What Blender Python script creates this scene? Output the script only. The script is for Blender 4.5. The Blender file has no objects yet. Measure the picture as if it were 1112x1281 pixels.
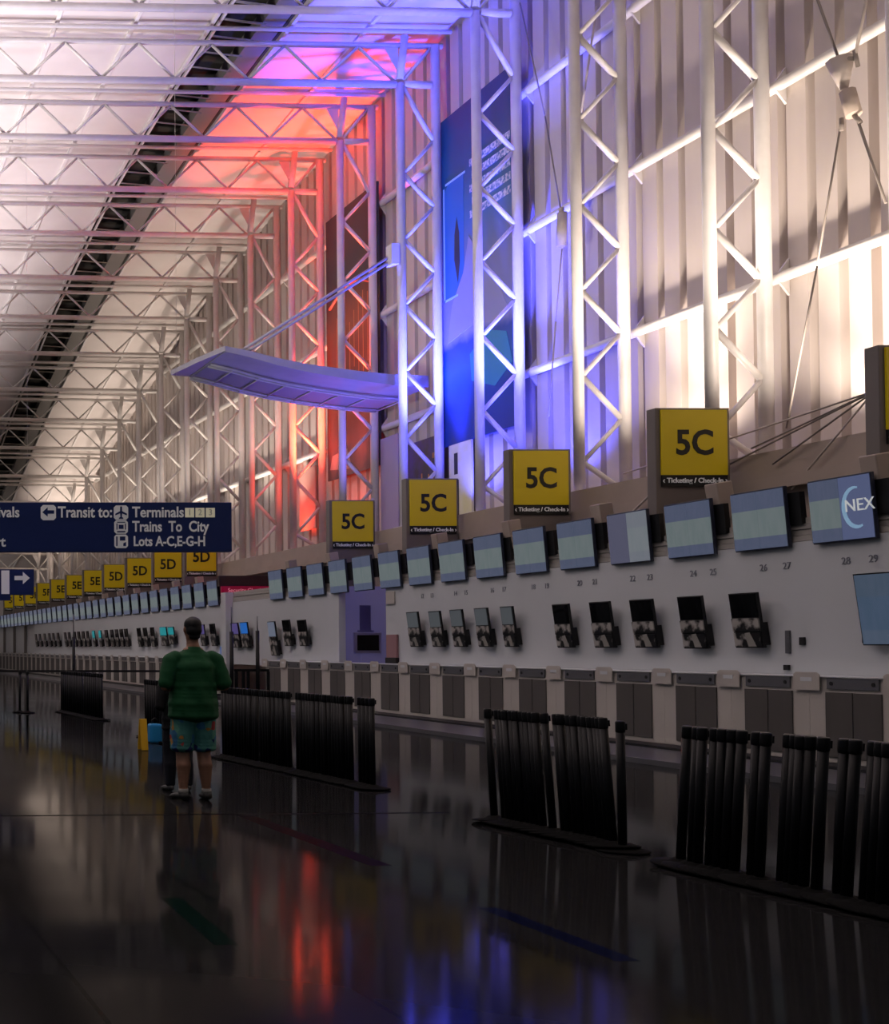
import bpy, bmesh, math, random
from mathutils import Vector, Matrix
random.seed(7)
sc = bpy.context.scene
C = sc.collection
F = 1500.0; VX = -240.0; HY = 810.0; EYE = 1.5
PI = math.pi

# ------------------------------------------------------------------ numbers in words
_U = 'zeroth first second third fourth fifth sixth seventh eighth ninth tenth eleventh twelfth thirteenth fourteenth fifteenth sixteenth seventeenth eighteenth nineteenth'.split()
_T = {2: 'twenty', 3: 'thirty', 4: 'forty', 5: 'fifty', 6: 'sixty', 7: 'seventy'}
_TT = {2: 'twentieth', 3: 'thirtieth', 4: 'fortieth', 5: 'fiftieth', 6: 'sixtieth', 7: 'seventieth'}
def nth(n):
    if n < 20: return _U[n]
    if n % 10 == 0: return _TT[n // 10]
    return _T[n // 10] + '-' + _U[n % 10]

# ------------------------------------------------------------------ materials
MATS = {}
def mat(name, col, rough=.5, metal=0, emit=None, es=0, ior=1.45, spec=.5):
    if name in MATS: return MATS[name]
    m = bpy.data.materials.new(name); m.use_nodes = True
    b = m.node_tree.nodes['Principled BSDF']
    b.inputs['Base Color'].default_value = (*col, 1)
    b.inputs['Roughness'].default_value = rough
    b.inputs['Metallic'].default_value = metal
    b.inputs['IOR'].default_value = ior
    b.inputs['Specular IOR Level'].default_value = spec
    if emit:
        b.inputs['Emission Color'].default_value = (*emit, 1)
        b.inputs['Emission Strength'].default_value = es
    MATS[name] = m
    return m
def noisy(name, c1, c2, scale=4, rough=.6, detail=4, stretch=(1, 1, 1), **k):
    m = mat(name, c1, rough, **k)
    nt = m.node_tree; b = nt.nodes['Principled BSDF']
    tc = nt.nodes.new('ShaderNodeTexCoord'); mp = nt.nodes.new('ShaderNodeMapping')
    mp.inputs['Scale'].default_value = stretch
    n = nt.nodes.new('ShaderNodeTexNoise'); n.inputs['Scale'].default_value = scale; n.inputs['Detail'].default_value = detail
    r = nt.nodes.new('ShaderNodeValToRGB')
    r.color_ramp.elements[0].color = (*c1, 1); r.color_ramp.elements[1].color = (*c2, 1)
    r.color_ramp.elements[0].position = .35; r.color_ramp.elements[1].position = .65
    nt.links.new(tc.outputs['Object'], mp.inputs['Vector']); nt.links.new(mp.outputs['Vector'], n.inputs['Vector'])
    nt.links.new(n.outputs['Fac'], r.inputs['Fac']); nt.links.new(r.outputs['Color'], b.inputs['Base Color'])
    return m

STEEL = noisy('white_painted_steel', (.74, .71, .69), (.68, .65, .63), 3, .42)
WALLM = noisy('cream_corrugated_metal', (.66, .59, .55), (.60, .53, .49), 1.2, .55, stretch=(1, 1, .3))
ROOFM = noisy('pale_roof_deck', (.72, .66, .645), (.66, .60, .585), .8, .6)
SEAM = mat('roof_seam', (.76, .72, .71), .5)
DARK = noisy('dark_duct', (.045, .043, .040), (.075, .072, .062), 2, .5)
SLAT = noisy('olive_grey_slat', (.46, .44, .38), (.20, .195, .165), 2, .5)
DUCT = mat('grey_duct', (.22, .21, .20), .5)
LEDGE = noisy('beige_ledge', (.40, .33, .28), (.36, .30, .255), 1.5, .6)
WHITE = noisy('white_laminate', (.57, .595, .61), (.54, .565, .58), .6, .35)
CREAM = mat('cream_laminate', (.46, .43, .39), .4)
DOOR = noisy('taupe_door', (.085, .077, .071), (.070, .064, .060), 3, .5, stretch=(1, 1, .2))
TRAY = mat('grey_metal_tray', (.14, .14, .15), .35, .4)
BLACK = mat('black_plastic', (.004, .004, .0045), .5)
POSTM = mat('black_post_metal', (.004, .004, .005), .45, spec=.25)
BASEM = mat('black_rubber_base', (.005, .005, .005), .85, spec=.08)
SIGNY = mat('yellow_sign_face', (.46, .35, .003), .5, emit=(.55, .38, .0), es=.05)
SIGNG = mat('grey_sign_casing', (.15, .13, .12), .45)
INK = mat('black_lettering', (.004, .004, .004), .6)
WTXT = mat('white_lettering', (.7, .7, .7), .5, emit=(.8, .85, .9), es=.03)
BLUES = mat('navy_sign_face', (.002, .012, .085), .4, emit=(.0, .01, .08), es=.02)
NUMM = mat('grey_number', (.20, .21, .25), .6)
CABLE = mat('pale_cable', (.50, .44, .40), .5)
CABLED = mat('bare_cable', (.22, .19, .17), .5)

# ------------------------------------------------------------------ mesh helpers
def MB(): return bmesh.new()
def box(bm, a, b, M=None):
    x0, y0, z0 = a; x1, y1, z1 = b
    vs = [bm.verts.new(v) for v in ((x0,y0,z0),(x1,y0,z0),(x1,y1,z0),(x0,y1,z0),(x0,y0,z1),(x1,y0,z1),(x1,y1,z1),(x0,y1,z1))]
    for f in ((0,3,2,1),(4,5,6,7),(0,1,5,4),(1,2,6,5),(2,3,7,6),(3,0,4,7)): bm.faces.new([vs[i] for i in f])
    if M: bmesh.ops.transform(bm, matrix=M, verts=vs)
    return vs
def tube(bm, p, q, r, n=10, r2=None, cap=True):
    p = Vector(p); q = Vector(q); d = (q - p)
    z = d.normalized(); x = z.orthogonal().normalized(); y = z.cross(x)
    r2 = r if r2 is None else r2
    A = []; B = []
    for i in range(n):
        t = 2*PI*i/n; u = x*math.cos(t) + y*math.sin(t)
        A.append(bm.verts.new(p + u*r)); B.append(bm.verts.new(q + u*r2))
    for i in range(n):
        j = (i+1) % n; f = bm.faces.new((A[i], A[j], B[j], B[i])); f.smooth = True
    if cap: bm.faces.new(A[::-1]); bm.faces.new(B)
def path(bm, pts, r, n=8):
    pts = [Vector(p) for p in pts]; rings = []
    for i, p in enumerate(pts):
        d = (pts[min(i+1, len(pts)-1)] - pts[max(i-1, 0)]).normalized()
        x = d.cross(Vector((0, 0, 1)));  x = d.orthogonal() if x.length < 1e-4 else x
        x.normalize(); y = x.cross(d)
        rings.append([bm.verts.new(p + (x*math.cos(2*PI*k/n) + y*math.sin(2*PI*k/n))*r) for k in range(n)])
    for a, b in zip(rings, rings[1:]):
        for k in range(n):
            f = bm.faces.new((a[k], a[(k+1) % n], b[(k+1) % n], b[k])); f.smooth = True
    bm.faces.new(rings[0]); bm.faces.new(rings[-1][::-1])
def prism(bm, pts, axis, a, b):
    """polygon pts (2D) extruded along axis 'x','y' or 'z' from a to b"""
    def P(u, v, w):
        return {'x': (w, u, v), 'y': (u, w, v), 'z': (u, v, w)}[axis]
    A = [bm.verts.new(P(u, v, a)) for u, v in pts]; B = [bm.verts.new(P(u, v, b)) for u, v in pts]
    n = len(pts)
    for i in range(n): bm.faces.new((A[i], A[(i+1) % n], B[(i+1) % n], B[i]))
    bm.faces.new(A[::-1]); bm.faces.new(B)
    bmesh.ops.recalc_face_normals(bm, faces=bm.faces[:])
def lathe(bm, prof, n=24):
    rings = [[bm.verts.new((r*math.cos(2*PI*k/n), r*math.sin(2*PI*k/n), z)) for k in range(n)] for r, z in prof]
    for a, b in zip(rings, rings[1:]):
        for k in range(n):
            f = bm.faces.new((a[k], a[(k+1) % n], b[(k+1) % n], b[k])); f.smooth = True
    bm.faces.new(rings[0][::-1]); bm.faces.new(rings[-1])
def mesh(bm, name, m, bevel=0):
    bmesh.ops.recalc_face_normals(bm, faces=bm.faces[:])
    if bevel: bmesh.ops.bevel(bm, geom=bm.edges[:], offset=bevel, segments=2, affect='EDGES', profile=.5)
    me = bpy.data.meshes.new(name); bm.to_mesh(me); bm.free(); me.materials.append(m)
    return me
def ob(name, me, parent=None, loc=None):
    o = bpy.data.objects.new(name, me); C.objects.link(o)
    if parent: o.parent = parent
    if loc is not None: o.location = loc
    return o
def part(name, bm, m, parent=None, bevel=0, loc=None): return ob(name, mesh(bm, name, m, bevel), parent, loc)
def tag(o, label, cat, group=None):
    o['label'] = label; o['category'] = cat
    if group: o['group'] = group
    return o
def empty(name, label, cat, loc=(0, 0, 0), group=None, rz=0):
    o = bpy.data.objects.new(name, None); C.objects.link(o); o.location = loc; o.rotation_euler = (0, 0, rz)
    o.empty_display_size = .1
    return tag(o, label, cat, group)
def struct(name, bm, m):
    o = part(name, bm, m); o['kind'] = 'structure'; return o
def copy_tree(o, parent=None):
    c = o.copy(); C.objects.link(c)
    if parent: c.parent = parent
    for ch in list(o.children): copy_tree(ch, c)
    return c
def text(name, s, size, m, parent, M, ex=.004, align='CENTER', bold=0):
    cu = bpy.data.curves.new(name, 'FONT'); cu.body = s; cu.size = size; cu.extrude = ex
    cu.align_x = align; cu.align_y = 'CENTER'; cu.resolution_u = 3; cu.offset = bold
    t = bpy.data.objects.new(name, cu); C.objects.link(t)
    bpy.context.view_layer.update()
    me = bpy.data.meshes.new_from_object(t.evaluated_get(bpy.context.evaluated_depsgraph_get()))
    bpy.data.objects.remove(t); bpy.data.curves.remove(cu)
    me.transform(M); me.materials.clear(); me.materials.append(m)
    return ob(name, me, parent)
FACE_Y = Matrix.Rotation(PI/2, 4, 'X')                                   # text read by someone looking along +Y
FACE_X = Matrix(((0,0,-1,0),(-1,0,0,0),(0,1,0,0),(0,0,0,1)))            # text on a plane facing -X, read looking along +X
def onY(x, px): return x                                                 # (kept simple)
def yAt(px, X): return F*X/(px - VX)                                     # depth of a picture column on a plane parallel to the wall
def zAt(py, Y): return EYE + (HY - py)*Y/F
def xAt(px, Y): return (px - VX)*Y/F

# ------------------------------------------------------------------ room profile
_prof = [(-12,15.3),(33,15.3),(35.7,15.2),(39.1,15.0),(42.2,14.6),(45.6,14.1),(49.1,13.5),(52.3,12.75),(55.9,12.0),(59.4,11.2),(64,9.9),(70,8.1),(76,6.3),(84,4.6),(95,4.5)]
def zb(Y):
    for (a, u), (b, v) in zip(_prof, _prof[1:]):
        if a <= Y <= b: return u + (v-u)*(Y-a)/(b-a)
    return 4.5
SL = .016
XL, XR, XW = 14.5, 15.37, 15.75
DECK = 1.32

# floor -------------------------------------------------------------
fm = mat('polished_floor', (.020, .020, .0205), .10, ior=1.045)
nt = fm.node_tree; b = nt.nodes['Principled BSDF']
tc = nt.nodes.new('ShaderNodeTexCoord'); br = nt.nodes.new('ShaderNodeTexBrick')
br.offset = 0; br.inputs['Scale'].default_value = 1; br.inputs['Brick Width'].default_value = 1.2; br.inputs['Row Height'].default_value = 1.2
br.inputs['Mortar Size'].default_value = .012
br.inputs['Color1'].default_value = (.016, .016, .0163, 1); br.inputs['Color2'].default_value = (.014, .014, .0143, 1); br.inputs['Mortar'].default_value = (.009, .009, .009, 1)
nt.links.new(tc.outputs['Object'], br.inputs['Vector']); nt.links.new(br.outputs['Color'], b.inputs['Base Color'])
nz = nt.nodes.new('ShaderNodeTexNoise'); nz.inputs['Scale'].default_value = .9; nz.inputs['Detail'].default_value = 3
mr = nt.nodes.new('ShaderNodeMapRange'); mr.inputs['To Min'].default_value = .04; mr.inputs['To Max'].default_value = .11
nt.links.new(tc.outputs['Object'], nz.inputs['Vector']); nt.links.new(nz.outputs['Fac'], mr.inputs['Value']); nt.links.new(mr.outputs['Result'], b.inputs['Roughness'])
bm = MB(); box(bm, (-14, -6, -.2), (14.2, 90, 0)); struct('floor', bm, fm)
inl = mat('dark_floor_inlay', (.003, .003, .004), .35, ior=1.028)
inb = mat('blue_floor_inlay', (.004, .006, .022), .12, ior=1.028)
def inlay(n, p, q, w, m):
    P, Q = [Vector(((px-VX)*(F*EYE/(py-HY))/F, F*EYE/(py-HY), 0)) for px, py in (p, q)]
    d = (Q-P).normalized(); s = Vector((-d.y, d.x, 0))*w/2
    bm = MB(); prism(bm, [(v.x, v.y) for v in (P-s, Q-s, Q+s, P+s)], 'z', .0002, .0008); struct('trim_%d' % n, bm, m)
inlay(1, (306, 1020), (474, 1082), .16, inl)
inlay(2, (607, 1134), (780, 1200), .12, inb)
inlay(3, (0, 1020), (560, 1016), .05, inl)
inlay(5, (212, 1122), (280, 1180), .12, mat('green_floor_inlay', (.004, .012, .010), .12, ior=1.028))

# ceiling -------------------------------------------------------------
SX0, SX1 = 9.85, 11.68                                                  # louvre slot
ys = [-8, 10, 20, 30] + [33 + 1.5*i for i in range(39)]
def ribbon(bm, x0, x1, lo, hi):
    """deck piece between x0 and x1 following the roof curve; lo / hi heights above the bottom chord"""
    rows = []
    for y in ys:
        z = zb(y)
        rows.append([bm.verts.new((x, y, z + SL*(XL-x) + h)) for x, h in ((x0, lo), (x1, lo), (x1, hi), (x0, hi))])
    for a, c in zip(rows, rows[1:]):
        for k in range(4): bm.faces.new((a[k], a[(k+1) % 4], c[(k+1) % 4], c[k]))
    bm.faces.new(rows[0]); bm.faces.new(rows[-1][::-1])
bm = MB(); ribbon(bm, -14, SX0, DECK, DECK+.15); ribbon(bm, SX1, 16.1, DECK, DECK+.15)
struct('ceiling', bm, ROOFM)
bm = MB()
x = -13.0
while x < 15.5:
    if not (SX0-.2 < x < SX1+.2): ribbon(bm, x, x+.09, DECK-.07, DECK-.002)
    x += 1.9
struct('trim_6', bm, SEAM)
# louvre strip in the roof
lv = empty('ceiling_louver', 'long dark louvre strip running through the white roof', 'ceiling louver', (0, 0, 0))
bm = MB(); ribbon(bm, SX0, SX1, DECK+.55, DECK+.65); ribbon(bm, SX0, SX0+.06, DECK+.002, DECK+.55); ribbon(bm, SX1-.06, SX1, DECK+.002, DECK+.55)
part('recess', bm, DARK, lv)
bm = MB(); ribbon(bm, SX1-.62, SX1-.07, DECK+.03, DECK+.38); part('duct', bm, DUCT, lv)
bm = MB(); ribbon(bm, SX0-.09, SX0-.01, DECK-.1, DECK-.004); ribbon(bm, SX0+.14, SX0+.2, DECK+.0, DECK+.08); ribbon(bm, SX1+.01, SX1+.09, DECK-.1, DECK-.004)
part('edge_frame', bm, SEAM, lv)
bm = MB(); box(bm, (-.55, -.24, -.02), (.55, .24, .02), Matrix.Rotation(.5, 4, 'X')); sl = mesh(bm, 'slat', SLAT)
y = 17.0
while y < 80:
    dzdy = (zb(y+.5)-zb(y-.5))
    o = ob('slat', sl, lv, (SX0+.22+.5, y, zb(y)+SL*(XL-SX0-.7)+DECK+.12)); o.rotation_euler = (math.atan(dzdy), 0, .22)
    y += .80

# wall ----------------------------------------------------------------
LZ = 4.4
bm = MB()
pts = []
y = 6.0
while y < 88:
    pts += [(XW, y), (XW, y+.38), (XW+.17, y+.40), (XW+.17, y+.53)]; y += .555
out = [(x, yy) for x, yy in pts]
zt = lambda yy: min(17.2, zb(yy)+DECK-.01)
lo = [bm.verts.new((x, yy, LZ)) for x, yy in out]; hi = [bm.verts.new((x, yy, zt(yy))) for x, yy in out]
for i in range(len(out)-1): bm.faces.new((lo[i], lo[i+1], hi[i+1], hi[i]))
w = struct('wall_right', bm, WALLM)
md = w.modifiers.new('thick', 'SOLIDIFY'); md.thickness = .04; md.offset = 1
bm = MB(); box(bm, (-14, 86, 0), (16, 86.2, 8)); struct('wall_back', bm, ROOFM)
bm = MB(); box(bm, (14.25, 2, 0), (14.45, 86, 3.4)); struct('wall_right_lower', bm, LEDGE)
bm = MB()
box(bm, (14.22, 2, 3.95), (16, 86, LZ)); box(bm, (14.32, 2, 3.4), (16, 86, 3.95)); box(bm, (14.12, 2, 3.82), (14.22, 86, 4.0))
struct('trim_7', bm, LEDGE)

# girts ----------------------------------------------------------------
gnames = ['lowest', 'second lowest', 'third lowest', 'topmost']
for i, z in enumerate((7.45, 10.55, 13.6)):
    yend = max(y for y in range(10, 86) if zb(y)+1 > z)
    g = empty('girt_pipe', 'white horizontal pipe along the ribbed wall, %s of the three' % gnames[i if i < 2 else 3], 'pipe', (15.63, 0, z), 'horizontal wall pipes')
    bm = MB(); tube(bm, (0, 8, 0), (0, yend, 0), .09, 14); part('pipe', bm, STEEL, g)
    bm = MB(); 
    prism(bm, [(-.085, -.03), (.115, -.30), (.115, .30), (-.085, .03)], 'y', -.02, .02)
    me = mesh(bm, 'bracket', STEEL)
    n = 0
    while 8 + n*3.33 < yend:
        yy = 25.8 + (n-5)*3.33
        if 8 < yy < yend: ob('bracket', me, g, (0, yy, 0))
        n += 1

# lattice columns --------------------------------------------------------
COLS = [25.8 + 3.32*k for k in range(-4, 18)]
dm = {}
def diag_mesh(p, q, r):
    key = (round(q[0]-p[0], 3), round(q[1]-p[1], 3), round(q[2]-p[2], 3), r)
    if key not in dm:
        bm = MB(); tube(bm, (0, 0, 0), [q[i]-p[i] for i in range(3)], r, 8); dm[key] = mesh(bm, 'diagonal', STEEL)
    return dm[key]
names = {0: 'overlit blue, right in front of the blue iceberg banner', 1: 'lit deep blue, at the root of the curved canopy',
         2: 'lit red and pink, in front of the dark banner', 3: 'lit orange red, beyond the dark banner',
         -1: 'standing to the right of the blue-lit ones', -2: 'behind the largest yellow sign', -3: 'just beyond the right edge of the view', -4: 'nearest the viewer, out of the view'}
for k, Y in zip(range(-4, 18), COLS):
    if k < -3: continue
    top = zb(Y)
    if top < 6: continue
    lab = 'tall white lattice column ' + names[k] if k in names else 'tall white lattice column, %s beyond the red-lit ones' % nth(k-3)
    c = empty('lattice_column', lab, 'column', (XL, Y, LZ), 'lattice columns')
    H = top - LZ
    D = XR - XL
    for nm, xx, h, r in (('chord', 0, H+.02, .095), ('chord', D, H+.95, .105)):
        bm = MB(); tube(bm, (xx, 0, .02), (xx, 0, h), r, 14); part(nm, bm, STEEL, c)
    bm = MB(); box(bm, (-.18, -.16, .002), (.18, .16, .03)); box(bm, (D-.18, -.16, .002), (D+.18, .16, .03)); part('base_plate', bm, STEEL, c)
    z = H - .08; side = 0; first = True
    while z > .3:
        h = 1.31 if first else .78
        first = False
        z2 = max(z-h, .06)
        x1, x2 = (.08, D-.08) if side == 0 else (D-.08, .08)
        p, q = (x1, 0, z), (x2, 0, z2)
        o = ob('diagonal', diag_mesh(p, q, .055 if side == 0 else .045), c, p)
        z = z2 - .03; side = 1-side

# roof trusses -----------------------------------------------------------
for k, Y in zip(range(-4, 18), COLS):
    zc = zb(Y)
    if k < -3 or zc < 6: continue
    if k <= 1: lab = {1: 'white roof truss lit deep blue at its wall end, above the curved canopy', 0: 'nearest white roof truss, crossing the top edge of the view', -1: 'white roof truss just above the top edge of the view', -2: 'white roof truss over the largest yellow sign, above the view', -3: 'white roof truss nearest the viewer, above the view'}[k]
    elif k in (2, 3): lab = 'white roof truss with a red glow at its wall end, %s' % ('nearer of two' if k == 2 else 'farther of two')
    else: lab = 'white roof truss, %s beyond the red-lit pair' % nth(k-3)
    t = empty('roof_truss', lab, 'truss', (XL, Y, zc), 'roof trusses')
    A = math.atan(SL)
    R = lambda x, y, z: (x, y, z - SL*x)
    bm = MB(); tube(bm, R(-26, 0, 0), R(-.096, 0, 0), .088, 12); tube(bm, R(.096, 0, 0), R(XR-XL-.106, 0, 0), .088, 12); part('bottom_chord', bm, STEEL, t)
    bm = MB(); tube(bm, R(-26, .05, .98), R(XR-XL+.2, .05, .98), .07, 10); part('top_chord', bm, STEEL, t)
    bm = MB(); tube(bm, R(-26, -.38, 1.12), R(XR-XL+.2, -.38, 1.12), .055, 8); part('purlin', bm, STEEL, t)
    bm = MB(); tube(bm, (0, 0, .10), (.14, .02, 1.2), .09, 12); part('post', bm, STEEL, t)
    bm = MB(); tube(bm, (.09, 0, .09), (XR-XL-.1, .04, .9), .04, 8); part('brace', bm, STEEL, t)
    bm = MB(); prism(bm, [(-.35, .93), (-.02, .93), (-.02, .3)], 'y', .02, .04); part('gusset', bm, STEEL, t)
    x = -.1; up = True
    while x > -18:
        x2 = x - .9
        p = R(x, .03, .07 if up else .93); q = R(x2, .03, .93 if up else .07)
        ob('diagonal', diag_mesh(p, q, .036), t, p)
        x = x2; up = not up

# ------------------------------------------------------------------ check-in line
XC, XF = 12.5, 12.75
P = 1.27
# back panels (white) : three runs with a lit alcove and a passage between
bm = MB()
box(bm, (XF, 4, 1.0), (XF+.16, 26.45, 2.86))
struct('wall_counter', bm, WHITE)
bm = MB(); box(bm, (XF, 28.8, 1.0), (XF+.16, 36.0, 2.86)); struct('wall_counter_middle', bm, WHITE)
bm = MB(); box(bm, (XF, 36.5, 1.0), (XF+.16, 67.6, 2.86)); struct('wall_counter_far', bm, WHITE)
bm = MB(); box(bm, (XF+.35, 67.6, 1.0), (XF+.5, 86, 2.86)); struct('wall_counter_end', bm, WHITE)
bm = MB()
for i in range(4):
    z = 2.87 + i*.075
    for a, b_ in ((4, 26.45), (28.8, 36), (36.5, 86)): box(bm, (XF+.02+.015*(i % 2), a, z), (XF+.14, b_, z+.07))
struct('trim_8', bm, mat('cream_slats', (.36, .34, .31), .5))
bm = MB(); box(bm, (XF-.2, 36.02, 0), (XF+.03, 36.45, 3.16)); struct('wall_counter_pier', bm, WHITE)

# counters
cu = empty('check_in_counter', '', 'counter', (XC, 0, 0), 'check-in counters')
bm = MB(); box(bm, (0, -.633, .10), (.24, .633, 1.13)); box(bm, (.05, -.633, .0), (.24, .633, .10)); part('body', bm, CREAM, cu)
bm = MB(); box(bm, (-.03, -.62, 1.131), (.235, .62, 1.15)); part('top', bm, WHITE, cu, .004)
for s in (-1, 1):
    bm = MB(); box(bm, (-.016, -.19, .16), (-.001, .19, .955)); dme = mesh(bm, 'door', DOOR, .004)
    ob('door', dme, cu, (0, s*.197, 0))
bm = MB(); box(bm, (-.02, -.36, .99), (-.001, .36, 1.125)); tr = part('tray', bm, TRAY, cu, .004)
for s in (-1, 1):
    bm = MB(); tube(bm, (-.026, s*.29, 1.06), (-.0205, s*.29, 1.06), .025, 12); part('socket', bm, BLACK, tr)
bm = MB()
prism(bm, [(.44, .97), (.83, .97), (.83, 1.165), (.79, 1.195), (.48, 1.195), (.44, 1.165)], 'x', -.040, -.031)
tab_ = part('number_tab', bm, CREAM, cu)
bm = MB(); box(bm, (-.043, .55, 1.08), (-.0405, .72, 1.13)); part('label_strip', bm, WHITE, tab_)
# a tab that is below the counter's overhang
units = [14.35 + P*k for k in range(-1, 57)]
first = True; idx = 0
for Y in units:
    if 32.7 < Y < 36.9: continue
    o = cu if first else copy_tree(cu); first = False
    o.location = (XC, Y, 0); idx += 1
    if Y < 32.7: o['label'] = 'cream check-in counter with grey doors, %s from the right in the near run' % nth(idx) if idx > 1 else 'cream check-in counter with grey doors at the right end, just out of view'
    else:
        if 'far0' not in globals(): far0 = idx
        o['label'] = 'cream check-in counter, %s past the white pier in the far run' % nth(idx-far0+1)
# low bag platforms in front
plat = noisy('grey_bag_platform', (.075, .077, .09), (.06, .062, .072), 1, .3)
for lab, a, b_ in (('low grey bag platform along the near run of check-in counters', 5, 32.9), ('low grey bag platform along the far run of check-in counters', 36.3, 86)):
    o = empty('bag_platform', lab, 'platform', (0, 0, 0))
    bm = MB(); box(bm, (10.85, a, .001), (12.49, b_, .06)); part('deck', bm, plat, o)
    bm = MB(); box(bm, (10.75, a, .001), (10.849, b_, .07)); part('edge_strip', bm, TRAY, o)
    bm = MB(); box(bm, (12.1, a, .0605), (12.49, b_, .095)); part('belt', bm, BLACK, o)

# twin displays above the counters -----------------------------------------
def screen_mat(name, hdr, body, stripes, es, foot=None):
    m = mat(name, (.01, .01, .012), .25); nt = m.node_tree; b = nt.nodes['Principled BSDF']
    tc = nt.nodes.new('ShaderNodeTexCoord'); sp = nt.nodes.new('ShaderNodeSeparateXYZ'); nt.links.new(tc.outputs['Generated'], sp.inputs[0])
    rp = nt.nodes.new('ShaderNodeValToRGB'); e = rp.color_ramp; e.interpolation = 'CONSTANT'
    foot = foot or hdr
    e.elements[0].color = (*foot, 1); e.elements[1].position = .2; e.elements[1].color = (*body, 1)
    x = e.elements.new(.68); x.color = (*hdr, 1)
    nt.links.new(sp.outputs['Z'], rp.inputs['Fac'])
    wv = nt.nodes.new('ShaderNodeTexNoise'); wv.inputs['Scale'].default_value = 5; mp = nt.nodes.new('ShaderNodeMapping'); mp.inputs['Scale'].default_value = (1, 1.4, .5)
    nt.links.new(tc.outputs['Generated'], mp.inputs['Vector']); nt.links.new(mp.outputs['Vector'], wv.inputs['Vector'])
    mx = nt.nodes.new('ShaderNodeMixRGB'); mx.blend_type = 'MULTIPLY'; mx.inputs['Fac'].default_value = stripes
    r2 = nt.nodes.new('ShaderNodeValToRGB'); r2.color_ramp.elements[0].position = .4; r2.color_ramp.elements[1].position = .6; r2.color_ramp.elements[0].color = (.75, .86, .84, 1)
    nt.links.new(wv.outputs['Fac'], r2.inputs['Fac']); nt.links.new(rp.outputs['Color'], mx.inputs[1]); nt.links.new(r2.outputs['Color'], mx.inputs[2])
    nt.links.new(mx.outputs['Color'], b.inputs['Emission Color']); b.inputs['Emission Strength'].default_value = es
    return m
SCR = screen_mat('timetable_screen', (.14, .165, .27), (.25, .30, .31), .35, .23)
SCRM = screen_mat('mauve_screen', (.15, .15, .24), (.15, .15, .24), .15, .24)
SCRW = screen_mat('pale_screen', (.26, .28, .33), (.28, .31, .34), .2, .26)
SCRL = screen_mat('logo_screen', (.14, .17, .33), (.14, .17, .33), .1, .26)
def make_twin(scrs=(SCR, SCR)):
    t = empty('twin_display', '', 'display', (0, 0, 0), 'twin display panels above the counters')
    bm = MB(); box(bm, (-.05, -.445, .0), (0, .445, .80)); part('casing', bm, mat('blue_grey_casing', (.03, .035, .06), .4), t, .006)
    for s, m in ((1, scrs[0]), (-1, scrs[1])):
        bm = MB(); box(bm, (-.062, -.214, .02), (-.051, .214, .78)); ob('screen', mesh(bm, 'screen', m), t, (0, s*.221, 0))
    bm = MB(); box(bm, (.02, -.60, .28), (.09, .10, .70)); part('mount_shadow_box', bm, BLACK, t)  # oversized black box standing for the shadowed gap behind the screens
    return t
TILT = math.radians(4.5)
twin = make_twin(); n = 0; tw_far = 0
for k in range(-1, 56):
    Y = 14.67 + P*k
    if 33 < Y < 37: continue
    if k == 0: o = make_twin((SCR, SCRL))
    elif k == 3: o = make_twin((SCRM, SCRW))
    elif n == 0: o = twin
    else: o = copy_tree(twin)
    if k not in (0, 3): n += 1
    o.location = (XF-.01, Y, 2.80); o.rotation_euler = (0, -TILT, 0)
    if k == 0:
        o['label'] = 'twin blue display with a white logo on its right screen, at the right end'
        s = [c for c in o.children if c.name.startswith('screen')][1]
        bm = MB()
        for a in range(20):
            t0 = math.radians(75 + a*11); t1 = math.radians(75 + (a+1)*11)
            w0 = .055*math.sin(PI*(a+.3)/20.6); w1 = .055*math.sin(PI*(a+1.3)/21.3)
            q = [((.19-w)*math.cos(t), (.25-w)*math.sin(t)) for t, w in ((t0, w0), (t1, w1))]
            q2 = [((.19)*math.cos(t), (.27)*math.sin(t)) for t in (t1, t0)]
            pl = [(-u+.0, v*.95+.40) for u, v in q+q2]
            prism(bm, pl, 'x', -.066, -.0625)
        part('swoosh', bm, mat('pale_blue_mark', (.2, .35, .5), .4, emit=(.25, .42, .6), es=.25), s)
        text('logo_lettering', 'NEX', .21, mat('white_mark', (.5, .5, .5), .4, emit=(.7, .75, .75), es=.22), s, Matrix.Translation((-.066, -.06, .42)) @ FACE_X, .003)
    elif k == 3: o['label'] = 'twin display with one mauve and one pale screen, right of the largest yellow sign'
    elif k == -1: o['label'] = 'twin blue-grey display at the right, just out of view'
    elif Y < 33:
        o['label'] = 'twin blue-grey display panel, %s from the right above the near counters' % nth(k+1)
    else:
        tw_far += 1; o['label'] = 'twin blue-grey display panel, %s past the white pier above the far counters' % nth(tw_far)

# beige lamp boxes behind the displays
bx = empty('spotlight_box', '', 'lamp box', (0, 0, 0), 'beige lamp boxes behind the displays')
bm = MB(); tube(bm, (0, 0, 3.171), (0, 0, 3.35), .03, 8); part('stem', bm, TRAY, bx)
bm = MB(); box(bm, (-.11, -.12, -.26), (.11, .12, .26), Matrix.Translation((0, 0, 3.56)) @ Matrix.Rotation(-.15, 4, 'Y')); part('housing', bm, LEDGE, bx, .015)
i = 0
for k in range(-1, 17):
    Y = 16.82 + 2.49*k
    if 33 < Y < 38.4: continue
    o = bx if i == 0 else copy_tree(bx); i += 1
    o.location = (XF+.08, Y, 0)
    o['label'] = 'beige lamp box standing behind the displays, %s from the right' % nth(i)

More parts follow.
